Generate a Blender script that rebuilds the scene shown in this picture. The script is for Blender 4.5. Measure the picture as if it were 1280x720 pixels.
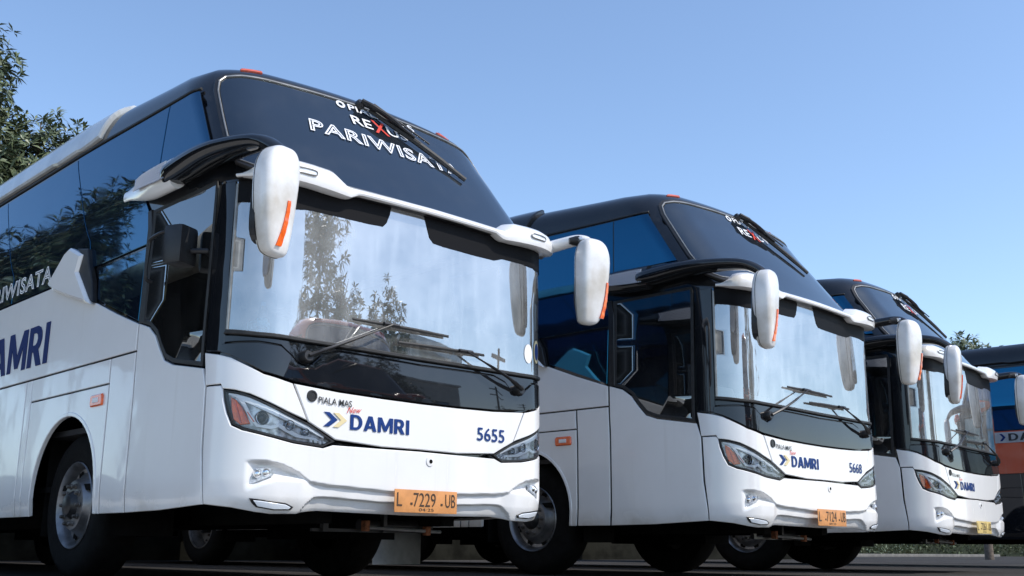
import bpy, bmesh, math, random, bisect
from mathutils import Vector, Matrix, geometry
R = math.radians
PI = math.pi
random.seed(7)
for o in list(bpy.data.objects): bpy.data.objects.remove(o)
SC = bpy.context.scene
C = SC.collection

# ------------------------------------------------------------------ camera
cam = bpy.data.cameras.new('camera'); co = bpy.data.objects.new('camera', cam); C.objects.link(co)
F, YAW, PITCH, ROLL = 1337.343, .7632102, .2393082, .0075671
fw = Vector((math.sin(YAW)*math.cos(PITCH), math.cos(YAW)*math.cos(PITCH), math.sin(PITCH)))
rt = Vector((math.cos(YAW), -math.sin(YAW), 0)); up = rt.cross(fw)
r2 = rt*math.cos(ROLL)+up*math.sin(ROLL); u2 = up*math.cos(ROLL)-rt*math.sin(ROLL)
m = Matrix((r2, u2, -fw)).transposed().to_4x4(); m.translation = Vector((-4.33804, -5.36601, .23398))
co.matrix_world = m
cam.sensor_width = 36; cam.lens = 36*F/1280; cam.clip_start = .05; cam.clip_end = 3000
SC.camera = co
# ------------------------------------------------------------------ light
SUN_AZ = Vector((.42, -.91, 0)).normalized(); SUN_EL = R(47)
w = bpy.data.worlds.new('World'); SC.world = w; w.use_nodes = True
nt = w.node_tree; bg = nt.nodes['Background']
sky = nt.nodes.new('ShaderNodeTexSky'); sky.sky_type = 'NISHITA'; sky.sun_disc = False
sky.sun_elevation = SUN_EL; sky.sun_rotation = math.atan2(SUN_AZ.x, SUN_AZ.y)
sky.air_density = 1.0; sky.dust_density = .7; sky.ozone_density = 2.8; sky.altitude = 0
nt.links.new(sky.outputs[0], bg.inputs[0]); bg.inputs[1].default_value = .15
sl = bpy.data.lights.new('sun', 'SUN'); sl.energy = 2.3; sl.angle = R(.5); sl.color = (1, .95, .88)
so = bpy.data.objects.new('sun', sl); C.objects.link(so)
sd = Vector((SUN_AZ.x*math.cos(SUN_EL), SUN_AZ.y*math.cos(SUN_EL), math.sin(SUN_EL)))
so.rotation_euler = sd.to_track_quat('Z', 'Y').to_euler(); so.location = sd*60
SC.view_settings.view_transform = 'Standard'; SC.view_settings.look = 'None'
SC.view_settings.gamma = 1; SC.view_settings.exposure = .66; SC.view_settings.use_curve_mapping = False

# ------------------------------------------------------------------ materials
def nodes(name):
    m = bpy.data.materials.new(name); m.use_nodes = True
    return m, m.node_tree, m.node_tree.nodes['Principled BSDF']
def mix(nt, fac, a, b):
    n = nt.nodes.new('ShaderNodeMix'); n.data_type = 'RGBA'
    if fac is not None: nt.links.new(fac, n.inputs[0])
    for i, v in ((6, a), (7, b)):
        if isinstance(v, tuple): n.inputs[i].default_value = (*v, 1)
        else: nt.links.new(v, n.inputs[i])
    return n.outputs[2]
def ramp(nt, x, lo, hi):
    n = nt.nodes.new('ShaderNodeMapRange'); n.interpolation_type = 'SMOOTHSTEP'
    nt.links.new(x, n.inputs[0]); n.inputs[1].default_value = lo; n.inputs[2].default_value = hi
    return n.outputs[0]
def noise(nt, scale, detail=4, vec=None, rough=.55):
    n = nt.nodes.new('ShaderNodeTexNoise'); n.inputs['Scale'].default_value = scale; n.inputs['Detail'].default_value = detail
    n.inputs['Roughness'].default_value = rough
    if vec is not None: nt.links.new(vec, n.inputs[0])
    return n.outputs[0]
def objco(nt, sc=None):
    t = nt.nodes.new('ShaderNodeTexCoord').outputs['Object']
    if sc:
        mp = nt.nodes.new('ShaderNodeMapping'); mp.inputs['Scale'].default_value = sc; nt.links.new(t, mp.inputs[0]); t = mp.outputs[0]
    return t
def math_(nt, op, a, b=0.):
    n = nt.nodes.new('ShaderNodeMath'); n.operation = op
    for i, v in ((0, a), (1, b)):
        if isinstance(v, (int, float)): n.inputs[i].default_value = v
        else: nt.links.new(v, n.inputs[i])
    return n.outputs[0]
def mat(name, col, rough=.5, metal=0., coat=0., ior=1.45, var=.0, vscale=8., bump=0., bscale=60., alpha=1.):
    m, nt, p = nodes(name)
    p.inputs['Base Color'].default_value = (*col, 1); p.inputs['Roughness'].default_value = rough
    p.inputs['Metallic'].default_value = metal; p.inputs['Coat Weight'].default_value = coat; p.inputs['IOR'].default_value = ior
    p.inputs['Coat Roughness'].default_value = .03
    co = objco(nt)
    if var:
        f = noise(nt, vscale, 5, co)
        nt.links.new(mix(nt, ramp(nt, f, .35, .65), tuple(c*(1-var) for c in col), tuple(min(1, c*(1+var)) for c in col)), p.inputs['Base Color'])
        nt.links.new(math_(nt, 'ADD', math_(nt, 'MULTIPLY', f, .25*rough), rough*.85), p.inputs['Roughness'])
    if bump:
        b = nt.nodes.new('ShaderNodeBump'); b.inputs['Strength'].default_value = bump; b.inputs['Distance'].default_value = .01
        nt.links.new(noise(nt, bscale, 4, co), b.inputs['Height']); nt.links.new(b.outputs[0], p.inputs['Normal'])
    return m
def paint(name, col, dirt=(.42, .37, .29)):
    m, nt, p = nodes(name)
    t = nt.nodes.new('ShaderNodeTexCoord').outputs['Object']
    sx = nt.nodes.new('ShaderNodeSeparateXYZ'); nt.links.new(t, sx.inputs[0])
    low = ramp(nt, sx.outputs[2], .62, .36)
    n1 = ramp(nt, noise(nt, 3.0, 6, t), .35, .75)
    st = objco(nt, (14, 14, .8)); n2 = ramp(nt, noise(nt, 1.0, 4, st), .55, .8)
    f = math_(nt, 'ADD', math_(nt, 'MULTIPLY', math_(nt, 'MULTIPLY', low, n1), .75), math_(nt, 'MULTIPLY', n2, .10))
    f = math_(nt, 'ADD', f, math_(nt, 'MULTIPLY', n1, .06))
    nt.links.new(mix(nt, f, col, dirt), p.inputs['Base Color'])
    p.inputs['Roughness'].default_value = .28; p.inputs['Coat Weight'].default_value = .6; p.inputs['Coat Roughness'].default_value = .04
    nt.links.new(math_(nt, 'ADD', math_(nt, 'MULTIPLY', f, .5), .22), p.inputs['Roughness'])
    b = nt.nodes.new('ShaderNodeBump'); b.inputs['Strength'].default_value = .055; b.inputs['Distance'].default_value = .05
    nt.links.new(noise(nt, 2.2, 2, t), b.inputs['Height']); nt.links.new(b.outputs[0], p.inputs['Normal']); nt.links.new(b.outputs[0], p.inputs['Coat Normal'])
    return m
def darkglass(name, col, ior, dust=.03, wob=.05, tint=(1, 1, 1)):
    """opaque privacy glass / black gloss paint, lightly dusty"""
    m, nt, p = nodes(name); t = objco(nt)
    f = ramp(nt, noise(nt, 2.5, 7, t, .65), .45, .8)
    nt.links.new(mix(nt, math_(nt, 'MULTIPLY', f, dust), col, (.5, .47, .42)), p.inputs['Base Color'])
    nt.links.new(math_(nt, 'ADD', math_(nt, 'MULTIPLY', f, .05), .02), p.inputs['Roughness'])
    p.inputs['IOR'].default_value = ior; p.inputs['Specular Tint'].default_value = (*tint, 1)
    b = nt.nodes.new('ShaderNodeBump'); b.inputs['Strength'].default_value = wob; b.inputs['Distance'].default_value = .03
    nt.links.new(noise(nt, 1.6, 1, t), b.inputs['Height']); nt.links.new(b.outputs[0], p.inputs['Normal'])
    return m
def clearglass(name, tint, refl, dust, wob=.03, ior=1.55):
    """see-through pane: tinted transmission + boosted mirror film + dust"""
    m = bpy.data.materials.new(name); m.use_nodes = True; nt = m.node_tree; nt.nodes.clear()
    out = nt.nodes.new('ShaderNodeOutputMaterial'); tr = nt.nodes.new('ShaderNodeBsdfTransparent'); tr.inputs[0].default_value = (*tint, 1)
    gl = nt.nodes.new('ShaderNodeBsdfGlossy'); gl.inputs['Roughness'].default_value = .01; gl.inputs[0].default_value = (.93, .97, 1, 1)
    df = nt.nodes.new('ShaderNodeBsdfDiffuse'); df.inputs[0].default_value = (.72, .72, .70, 1)
    t = objco(nt)
    b = nt.nodes.new('ShaderNodeBump'); b.inputs['Strength'].default_value = wob; b.inputs['Distance'].default_value = .03
    nt.links.new(noise(nt, 1.3, 1, t), b.inputs['Height']); nt.links.new(b.outputs[0], gl.inputs['Normal'])
    fr = nt.nodes.new('ShaderNodeFresnel'); fr.inputs[0].default_value = ior; nt.links.new(b.outputs[0], fr.inputs['Normal'])
    fac = math_(nt, 'MINIMUM', math_(nt, 'ADD', math_(nt, 'MULTIPLY', fr.outputs[0], 1-refl), refl), 1.)
    # dust: soft film plus streaks that ran down the pane
    st = objco(nt, (9, 9, .9)); s1 = ramp(nt, noise(nt, 1.6, 6, st, .6), .42, .75); s2 = ramp(nt, noise(nt, 1.0, 6, t, .65), .32, .72)
    d = math_(nt, 'MULTIPLY', math_(nt, 'ADD', math_(nt, 'MULTIPLY', s1, .35), math_(nt, 'ADD', math_(nt, 'MULTIPLY', s2, 1.1), .15)), dust)
    m1 = nt.nodes.new('ShaderNodeMixShader'); m2 = nt.nodes.new('ShaderNodeMixShader')
    nt.links.new(d, m1.inputs[0]); nt.links.new(tr.outputs[0], m1.inputs[1]); nt.links.new(df.outputs[0], m1.inputs[2])
    nt.links.new(fac, m2.inputs[0]); nt.links.new(m1.outputs[0], m2.inputs[1]); nt.links.new(gl.outputs[0], m2.inputs[2])
    nt.links.new(m2.outputs[0], out.inputs[0])
    return m
WHITE = paint('white_paint', (.81, .80, .785)); ORANGE = paint('orange_paint', (.52, .075, .022))
BLACK = darkglass('black_paint', (.008, .009, .011), 1.6, .02)
PGLASS = darkglass('privacy_glass', (.006, .010, .018), 2.6, .012, .06, (.06, .52, .95))
UGLASS = darkglass('upper_windscreen_glass', (.010, .014, .020), 1.9, .03, .04, (.7, .88, 1))
ROOFW = mat('roof_paint', (.50, .51, .50), .22, coat=.5, var=.12, vscale=3)
WSG = clearglass('windscreen_glass', (.66, .70, .70), .32, .36, .006)
WSS = clearglass('side_glass', (.07, .075, .08), .16, .02, .05)
CLEAR = clearglass('lamp_lens', (.96, .97, .98), .01, .02, .0, 1.45)
PET = clearglass('bottle_plastic', (.80, .86, .90), .06, .06, .2)
RUB = mat('rubber', (.02, .02, .02), .6, var=.25, vscale=20, bump=.2)
TYRE = mat('tyre_rubber', (.006, .006, .006), .8, ior=1.2, var=.3, vscale=12, bump=.3)
PLAST = mat('black_plastic', (.018, .018, .019), .38, var=.2, vscale=15)
DARK = mat('dark_chassis', (.007, .007, .007), .85, ior=1.15, var=.3, vscale=6)
CHROME = mat('chrome', (.72, .72, .72), .14, 1., var=.08, vscale=20)
TRIMG = mat('grey_trim', (.30, .29, .27), .35, .6, var=.15, vscale=10)
RIMM = mat('rim_steel', (.20, .20, .205), .38, .75, var=.25, vscale=9)
NUTM = mat('wheel_nut_steel', (.12, .11, .10), .5, .6, var=.3)
LAMPBOWL = mat('lamp_reflector', (.32, .35, .38), .12, .9, var=.25, vscale=25)
LAMPHOUS = mat('lamp_housing', (.46, .49, .53), .2, .25, var=.5, vscale=26)
LAMPDARK = mat('lamp_bezel', (.03, .033, .038), .15, .3)
LED = mat('led_guide', (.82, .86, .90), .2, coat=.5)
AMBER = mat('amber_lens', (.88, .13, .015), .12, coat=.8, var=.15, vscale=40)
REDL = mat('red_lens', (.62, .12, .07), .2, coat=.6)
NAVY = mat('navy_lettering', (.006, .020, .11), .6, ior=1.25); BLUE = mat('blue_lettering', (.008, .038, .17), .45, ior=1.3)
CREAM = mat('cream_mark', (.72, .60, .34), .4); REDT = mat('red_lettering', (.62, .06, .04), .4)
WHT = mat('white_lettering', (.80, .80, .80), .4); BLKT = mat('black_lettering', (.02, .02, .02), .4)
PLATE = mat('orange_plate', (.62, .27, .09), .45, var=.1, vscale=12); PLATEY = mat('yellow_plate', (.62, .46, .16), .45, var=.1, vscale=12)
PLTXT = mat('plate_lettering', (.06, .035, .02), .5)
SILVER = mat('silver_band', (.40, .40, .40), .35, .3, var=.1)
MIRG = mat('mirror_glass', (.12, .13, .15), .03, 1.)
VISREFL = mat('visor_reflection_black', (.006, .006, .007), .55, ior=1.2)  # matte black for the visor reflection painted on the windscreen
MESHM = mat('mesh_plate', (.05, .065, .10), .5, .2); MESHL = mat('mesh_wire', (.55, .57, .62), .35, .5)
INT_D = mat('dark_trim', (.020, .020, .022), .75, var=.2, vscale=5); DASH = mat('dashboard_vinyl', (.16, .16, .155), .6, var=.15, vscale=9, bump=.2)
SEATM = mat('seat_fabric', (.035, .033, .03), .85, var=.3, vscale=30); CURT = mat('curtain_cloth', (.30, .27, .23), .9, var=.15)
CAPB = mat('bottle_cap', (.03, .22, .50), .4); LABELB = mat('bottle_label', (.20, .52, .80), .5, var=.4, vscale=40)
PAPER = mat('paper', (.72, .72, .70), .8, var=.05); TEAL = mat('teal_card', (.12, .36, .42), .6); FLAP = mat('mud_flap_plastic', (.42, .43, .43), .45, var=.25, vscale=3)
RUST = mat('rusty_steel', (.20, .07, .03), .8, var=.4, vscale=30); GALV = mat('galvanised_steel', (.45, .45, .45), .4, .8, var=.2)

# ------------------------------------------------------------------ objects
def tag(o, label=None, cat=None, group=None, kind=None):
    if label: o['label'] = label
    if cat: o['category'] = cat
    if group: o['group'] = group
    if kind: o['kind'] = kind
    return o
def empty(name, loc=(0, 0, 0), rz=0):
    o = bpy.data.objects.new(name, None); C.objects.link(o); o.location = loc; o.rotation_euler = (0, 0, rz); o.empty_display_size = .2; return o
def obj(name, vf, mat, parent=None, smooth=35, loc=None):
    me = bpy.data.meshes.new(name); me.from_pydata([tuple(v) for v in vf[0]], [], vf[1]); me.update()
    if smooth:
        me.polygons.foreach_set('use_smooth', [True]*len(me.polygons)); me.set_sharp_from_angle(angle=R(smooth))
    me.materials.append(mat)
    if len(vf) == 3 and smooth:
        nn, nf = vf[2], []
        for p in me.polygons:
            top = all(v < len(nn) for v in p.vertices)
            for v in p.vertices: nf.append(nn[v] if top else p.normal.copy())
        me.normals_split_custom_set(nf)
    o = bpy.data.objects.new(name, me); C.objects.link(o); o.parent = parent
    if loc: o.location = loc
    return o
def copy_tree(o, parent=None):
    c = o.copy(); C.objects.link(c); c.parent = parent
    for ch in KIDS.get(o.name, []): copy_tree(ch, c)
    return c
KIDS = {}
def index_kids():
    KIDS.clear()
    for o in C.objects:
        if o.parent: KIDS.setdefault(o.parent.name, []).append(o)
def setmat(o, mat):
    for s in o.material_slots: s.link = 'OBJECT'; s.material = mat

# ------------------------------------------------------------------ mesh helpers
def join(*parts):
    V, Fc = [], []
    for v, f, *_ in parts:
        n = len(V); V += list(v); Fc += [tuple(i+n for i in q) for q in f]
    return V, Fc
def xform(vf, M): return [M @ Vector(v) for v in vf[0]], vf[1]
def box(x0, x1, y0, y1, z0, z1, bev=0.):
    bm = bmesh.new(); bmesh.ops.create_cube(bm, size=1)
    for v in bm.verts: v.co = Vector(((x0+x1)/2+v.co.x*(x1-x0), (y0+y1)/2+v.co.y*(y1-y0), (z0+z1)/2+v.co.z*(z1-z0)))
    if bev: bmesh.ops.bevel(bm, geom=bm.edges[:], offset=bev, segments=2, affect='EDGES', profile=.6)
    return frombm(bm)
def frombm(bm):
    bm.verts.ensure_lookup_table(); r = [v.co.copy() for v in bm.verts], [tuple(v.index for v in f.verts) for f in bm.faces]
    bm.free(); return r
def lathe(prof, n=40, axis='x'):
    V, Fc = [], []
    for r, h in prof:
        for k in range(n):
            a = 2*PI*k/n; c, s = r*math.cos(a), r*math.sin(a)
            V.append((h, c, s) if axis == 'x' else ((c, s, h) if axis == 'z' else (c, h, s)))
    for i in range(len(prof)-1):
        for k in range(n):
            a, b = i*n+k, i*n+(k+1) % n; Fc.append((a, b, b+n, a+n))
    return V, Fc
def tube(path, rad, n=10, sx=1., cap=True, upv=Vector((0, 0, 1))):
    """swept tube; rad = radius or list of (half side, half height)"""
    P = [Vector(p) for p in path]; V, Fc = [], []
    for i, p in enumerate(P):
        t = (P[min(i+1, len(P)-1)]-P[max(i-1, 0)]).normalized()
        u = upv if abs(t.dot(upv)) < .95 else Vector((0, 1, 0))
        a = t.cross(u).normalized(); b = a.cross(t)
        r = rad[i] if isinstance(rad, (list, tuple)) else rad
        ra, rb = r if isinstance(r, (list, tuple)) else (r, r)
        for k in range(n):
            th = 2*PI*k/n; V.append(p+a*ra*math.cos(th)+b*rb*math.sin(th))
    for i in range(len(P)-1):
        for k in range(n):
            q, r_ = i*n+k, i*n+(k+1) % n; Fc.append((q, r_, r_+n, q+n))
    if cap: Fc.append(tuple(range(n-1, -1, -1))); Fc.append(tuple(range(len(V)-n, len(V))))
    return V, Fc
def catmull(pts, sub=6, closed=False):
    P = [Vector(p) for p in pts]; n = len(P); out = []
    for i in range(n if closed else n-1):
        p0 = P[(i-1) % n] if closed or i > 0 else P[i]*2-P[i+1]
        p1, p2 = P[i], P[(i+1) % n]
        p3 = P[(i+2) % n] if closed or i+2 < n else p2*2-p1
        for k in range(sub):
            t = k/sub; out.append(.5*(2*p1+(p2-p0)*t+(2*p0-5*p1+4*p2-p3)*t*t+(3*p1-p0-3*p2+p3)*t**3))
    if not closed: out.append(P[-1])
    return out
def loft(secs, closed_ends=True):
    n = len(secs[0]); V = [v for s in secs for v in s]; Fc = []
    for i in range(len(secs)-1):
        for k in range(n):
            a, b = i*n+k, i*n+(k+1) % n; Fc.append((a, b, b+n, a+n))
    if closed_ends: Fc.append(tuple(range(n-1, -1, -1))); Fc.append(tuple(range(len(V)-n, len(V))))
    return V, Fc
def sm(x): x = min(max(x, 0), 1); return x*x*(3-2*x)
def pl(x, pts):
    if x <= pts[0][0]: return pts[0][1]
    for (a, b), (c, d) in zip(pts, pts[1:]):
        if x <= c: return b+(d-b)*(x-a)/(c-a)
    return pts[-1][1]

# ------------------------------------------------------------------ coach body surface
# rows: (z, half width, nose y, corner depth across, corner depth along, bow)
KN = [(.38,1.255,.075,.34,.40,.03),(.44,1.295,.03,.34,.40,.03),(.52,1.315,.006,.34,.40,.03),(.62,1.32,.0,.34,.40,.03),(1.2,1.32,.0,.34,.40,.03),
      (1.45,1.32,.010,.34,.40,.03),(2.40,1.32,.010,.34,.40,.03),(2.48,1.32,.075,.36,.38,.045),(2.58,1.318,.16,.385,.37,.05),(2.8,1.30,.32,.40,.36,.06),(3.05,1.275,.50,.41,.36,.06),
      (3.2,1.257,.61,.42,.36,.06),(3.3,1.238,.675,.42,.36,.06),(3.38,1.205,.728,.42,.36,.06),(3.44,1.16,.775,.42,.36,.06),(3.50,1.08,.845,.42,.36,.06),(3.54,.98,.94,.42,.36,.06),(3.56,.84,1.09,.40,.36,.06)]
ZS = [k[0] for k in KN]
def _sl():
    n = len(KN); out = []
    for c in range(1, 6):
        h = [KN[i+1][0]-KN[i][0] for i in range(n-1)]; d = [(KN[i+1][c]-KN[i][c])/h[i] for i in range(n-1)]
        m = [d[0]]
        for i in range(1, n-1):
            if d[i-1]*d[i] <= 0: m.append(0.)
            else:
                w1 = 2*h[i]+h[i-1]; w2 = h[i]+2*h[i-1]; m.append((w1+w2)/(w1/d[i-1]+w2/d[i]))
        m.append(d[-1]); out.append(m)
    return out
SL = _sl(); RC = {}
def row(z):
    z = min(max(z, ZS[0]), ZS[-1]); k_ = round(z, 6)
    if k_ in RC: return RC[k_]
    i = min(max(bisect.bisect_right(ZS, z)-1, 0), len(ZS)-2); h = ZS[i+1]-ZS[i]; t = (z-ZS[i])/h
    a = 2*t**3-3*t*t+1; b = t**3-2*t*t+t; c = -2*t**3+3*t*t; d = t**3-t*t
    r = RC[k_] = [a*KN[i][k]+b*h*SL[k-1][i]+c*KN[i+1][k]+d*h*SL[k-1][i+1] for k in range(1, 6)]
    return r
FS, CS, LEN = .97, .59, 11.6
def M(s, z):
    w, y0, a, b, bow = row(z); q = abs(s); sg = 1 if s >= 0 else -1
    m = 2*bow/(w-.93*a); th0 = math.atan(m*a/b); x1 = w-a+a*math.sin(th0); yc = y0+.5*m*x1-b*(1-math.cos(th0))
    if q <= FS: x, y = s/FS*x1, y0+.5*m*x1*(q/FS)**2
    elif q <= FS+CS: th = th0+(PI/2-th0)*(q-FS)/CS; x, y = sg*(w-a+a*math.sin(th)), yc+b*(1-math.cos(th))
    else: x, y = sg*w, yc+b+q-FS-CS
    if z > 3.1: z += .10*sm((z-3.1)/.35)*sm((y-.85)/2.2)
    return Vector((x, y, z))
def N(s, z):
    e = 2e-3; z0, z1 = max(z-e, ZS[0]), min(z+e, ZS[-1])
    return (M(s+e, z)-M(s-e, z)).cross(M(s, z1)-M(s, z0)).normalized()
def inside(p, poly):
    x, y = p; r = False; n = len(poly); j = n-1
    for i in range(n):
        xi, yi = poly[i]; xj, yj = poly[j]
        if (yi > y) != (yj > y) and x < (xj-xi)*(y-yi)/(yj-yi)+xi: r = not r
        j = i
    return r
def area(p): return sum(p[i-1][0]*p[i][1]-p[i][0]*p[i-1][1] for i in range(len(p)))/2
def resample(poly, step):
    out = []
    for i in range(len(poly)):
        a, b = poly[i], poly[(i+1) % len(poly)]; d = math.hypot(b[0]-a[0], b[1]-a[1])
        if d < 1e-5: continue
        curved = max(abs(a[0]), abs(b[0])) > .9 and min(abs(a[0]), abs(b[0])) < 1.65 or max(a[1], b[1]) > 3.15
        n = max(1, math.ceil(d/(step if curved else step*2.5)))
        out += [(a[0]+(b[0]-a[0])*k/n, a[1]+(b[1]-a[1])*k/n) for k in range(n)]
    return out
def inset(p, e):
    n = len(p); out = []
    for i in range(n):
        a, b, c = Vector(p[i-1]), Vector(p[i]), Vector(p[(i+1) % n])
        d1, d2 = (b-a).normalized(), (c-b).normalized()
        n1, n2 = Vector((-d1.y, d1.x)), Vector((-d2.y, d2.x)); k = (n1+n2)
        if k.length < .2: k = n1
        k.normalize(); f = min(2., 1/max(.3, k.dot(n1)))
        out.append(tuple(b+k*e*f))
    return out
def glines(lo, hi, base, zones):
    x = lo; out = []
    while x < hi:
        out.append(x); st = base
        for a, b, s in zones:
            if a <= abs(x) < b: st = min(st, s)
        x += st
    return out
def patch(outline, holes=(), off=0., th=.014, step=.06, grid=None, bev=.004, disp=None, curve=False):
    """a panel lying on the body surface: outline in (s, z), bevelled edge and rim of thickness th"""
    if curve: outline = [tuple(v) for v in catmull([(x, y, 0) for x, y in outline], 4, True)]; outline = [(v[0], v[1]) for v in outline]
    loops = []
    for k, lp in enumerate([outline]+list(holes)):
        lp = list(lp)
        if (area(lp) > 0) != (k == 0): lp.reverse()
        loops.append(resample(lp, step))
    inn = [inset(l, bev) if bev else l for l in loops]
    pts, edges = [], []
    for l in inn:
        n0 = len(pts); pts += l; edges += [(n0+i, n0+(i+1) % len(l)) for i in range(len(l))]
    nb = len(pts)
    xs = [p[0] for p in loops[0]]; ys = [p[1] for p in loops[0]]
    gs = glines(min(xs), max(xs), grid or .3, [(.9, 1.62, .05), (0, .9, .16)]) if not grid else glines(min(xs), max(xs), grid, [])
    gz = glines(min(ys), max(ys), .25, [(.36, .62, .04), (2.3, 3.1, .1), (3.1, 3.6, .03)]) if not grid else glines(min(ys), max(ys), grid if not disp else grid*.55, [])
    cell = {}
    for p in pts: cell.setdefault((round(p[0]/.02), round(p[1]/.02)), 1)
    for x in gs:
        for y in gz:
            if not inside((x, y), inn[0]) or any(inside((x, y), h) for h in inn[1:]): continue
            i, j = round(x/.02), round(y/.02)
            if any((i+a, j+b) in cell for a in (-1, 0, 1) for b in (-1, 0, 1)) and not (grid and grid < .03 and (i, j) not in cell): continue
            pts.append((x, y))
    far = max(abs(x) for x in xs) > 1.7   # long flank panels: stretch z so that their wide grid cells triangulate well
    up_ = (lambda z: z+max(0., z-3.1)*8-max(0., .62-z)*4) if far else (lambda z: z)
    dn_ = (lambda z: (z+24.8)/9 if z > 3.1 else ((z+2.48)/5 if z < .62 else z)) if far else (lambda z: z)
    vo, _, fo, ov, *_ = geometry.delaunay_2d_cdt([Vector((p[0], up_(p[1]))) for p in pts], edges, [], 0, 1e-6)
    vo = [Vector((v.x, dn_(v.y))) for v in vo]
    D = disp or (lambda s, z: 0.)
    V = []; Fc = []
    NN = []
    for v in vo:
        n_ = N(v.x, v.y); d0 = D(v.x, v.y); V.append(M(v.x, v.y)+n_*(off+d0))
        if disp:
            e = 3e-3; ds = (D(v.x+e, v.y)-D(v.x-e, v.y))/(2*e); dz = (D(v.x, v.y+e)-D(v.x, v.y-e))/(2*e)
            ts = (M(v.x+e, v.y)-M(v.x-e, v.y)).normalized(); n_ = (n_-ts*ds-Vector((0, 0, 1))*dz).normalized()
        NN.append(n_)
    for f in fo:
        c = [sum(vo[i][k] for i in f)/len(f) for k in (0, 1)]
        if inside(c, inn[0]) and not any(inside(c, h) for h in inn[1:]):
            a_, b_, c_ = [vo[i] for i in f[:3]]
            Fc.append(tuple(f) if (b_-a_).cross(c_-a_) > 0 else tuple(reversed(f)))
    imap = {}
    for k, l in enumerate(ov):
        for i in l: imap[i] = k
    n0 = 0
    for l, li in zip(loops, inn):
        n = len(l); base = len(V)
        for d in ((bev, th) if bev else (th,)):
            for p in l: V.append(M(*p)+N(*p)*(off+D(*p)-d))
        rows_ = [[imap[k] for k in range(n0, n0+n)], list(range(base, base+n))]
        if bev: rows_.append(list(range(base+n, base+2*n)))
        for r0, r1 in zip(rows_, rows_[1:]):
            for i in range(n):
                j = (i+1) % n; Fc.append((r0[j], r0[i], r1[i], r1[j]))
        n0 += n
    return V, Fc, NN
def flip(o): return [(-s, z) for s, z in o]
FONTC = {}
def text_mesh(string, outline=False, bold=.0):
    cu = bpy.data.curves.new('lettering', 'FONT'); cu.body = string; cu.size = 1; cu.offset = bold; cu.resolution_u = 3
    if outline: cu.fill_mode = 'NONE'; cu.bevel_depth = .026; cu.space_character = 1.08; cu.bevel_resolution = 0
    o = bpy.data.objects.new('lettering', cu); C.objects.link(o)
    dg = bpy.context.evaluated_depsgraph_get(); me = bpy.data.meshes.new_from_object(o.evaluated_get(dg))
    V = [v.co.copy() for v in me.vertices]; Fc = [tuple(p.vertices) for p in me.polygons]
    bpy.data.objects.remove(o); bpy.data.curves.remove(cu); bpy.data.meshes.remove(me)
    x0, x1 = min(v.x for v in V), max(v.x for v in V); y0, y1 = min(v.y for v in V), max(v.y for v in V)
    return [Vector(((v.x-x0)/(x1-x0), (v.y-y0)/(y1-y0), v.z)) for v in V], Fc
def lettering(name, string, s0, s1, z0, z1, mat, parent, off=.004, outline=False, bold=0., skew=0., tilt=0., surf=True, disp=None):
    V, Fc = text_mesh(string, outline, bold); out = []
    for v in V:
        s = s0+(s1-s0)*v.x+skew*(v.y-.5); z = z0+(z1-z0)*v.y+tilt*(v.x-.5)
        e = off+(v.z*(z1-z0)*.4 if outline else 0)
        out.append(M(s, z)+N(s, z)*e)
    return obj(name, (out, Fc), mat, parent, 0)

arc = lambda cx, cy, rx, ry, a0, a1, n=9: [(cx+rx*math.cos(R(a0+(a1-a0)*k/n)), cy+ry*math.sin(R(a0+(a1-a0)*k/n))) for k in range(n+1)]
GLY = {'D': (.74, [(0,0)]+arc(.34,.5,.40,.5,-90,90)+[(0,1)], [[(.2,.17)]+arc(.34,.5,.20,.33,-90,90)+[(.2,.83)]]),
       'A': (.80, [(0,0),(.21,0),(.27,.19),(.53,.19),(.59,0),(.80,0),(.52,1),(.28,1)], [[(.32,.35),(.48,.35),(.40,.68)]]),
       'M': (.96, [(0,0),(.19,0),(.19,.60),(.40,.08),(.56,.08),(.77,.60),(.77,0),(.96,0),(.96,1),(.73,1),(.48,.40),(.23,1),(0,1)], []),
       'R': (.70, [(0,0),(.2,0),(.2,.36),(.27,.36),(.46,0),(.70,0),(.50,.40),(.58,.48),(.63,.60),(.64,.70),(.61,.84),(.53,.94),(.40,1),(0,1)], [[(.2,.53),(.34,.53),(.41,.58),(.44,.68),(.41,.78),(.34,.83),(.2,.83)]]),
       'I': (.20, [(0,0),(.2,0),(.2,1),(0,1)], [])}
def damri(name, s0, s1, z0, z1, mat, parent, off):
    tot = sum(GLY[c][0] for c in 'DAMRI')+.36; x = 0; parts = []
    for c in 'DAMRI':
        wd, o, hs = GLY[c]; f = lambda l: [(s0+(s1-s0)*(x+u)/tot, z0+(z1-z0)*v) for u, v in l]
        parts.append(patch(f(o), [f(h) for h in hs], off=off, th=.003, bev=0)); x += wd+.09
    return obj(name, join(*parts), mat, parent, 0)
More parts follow.
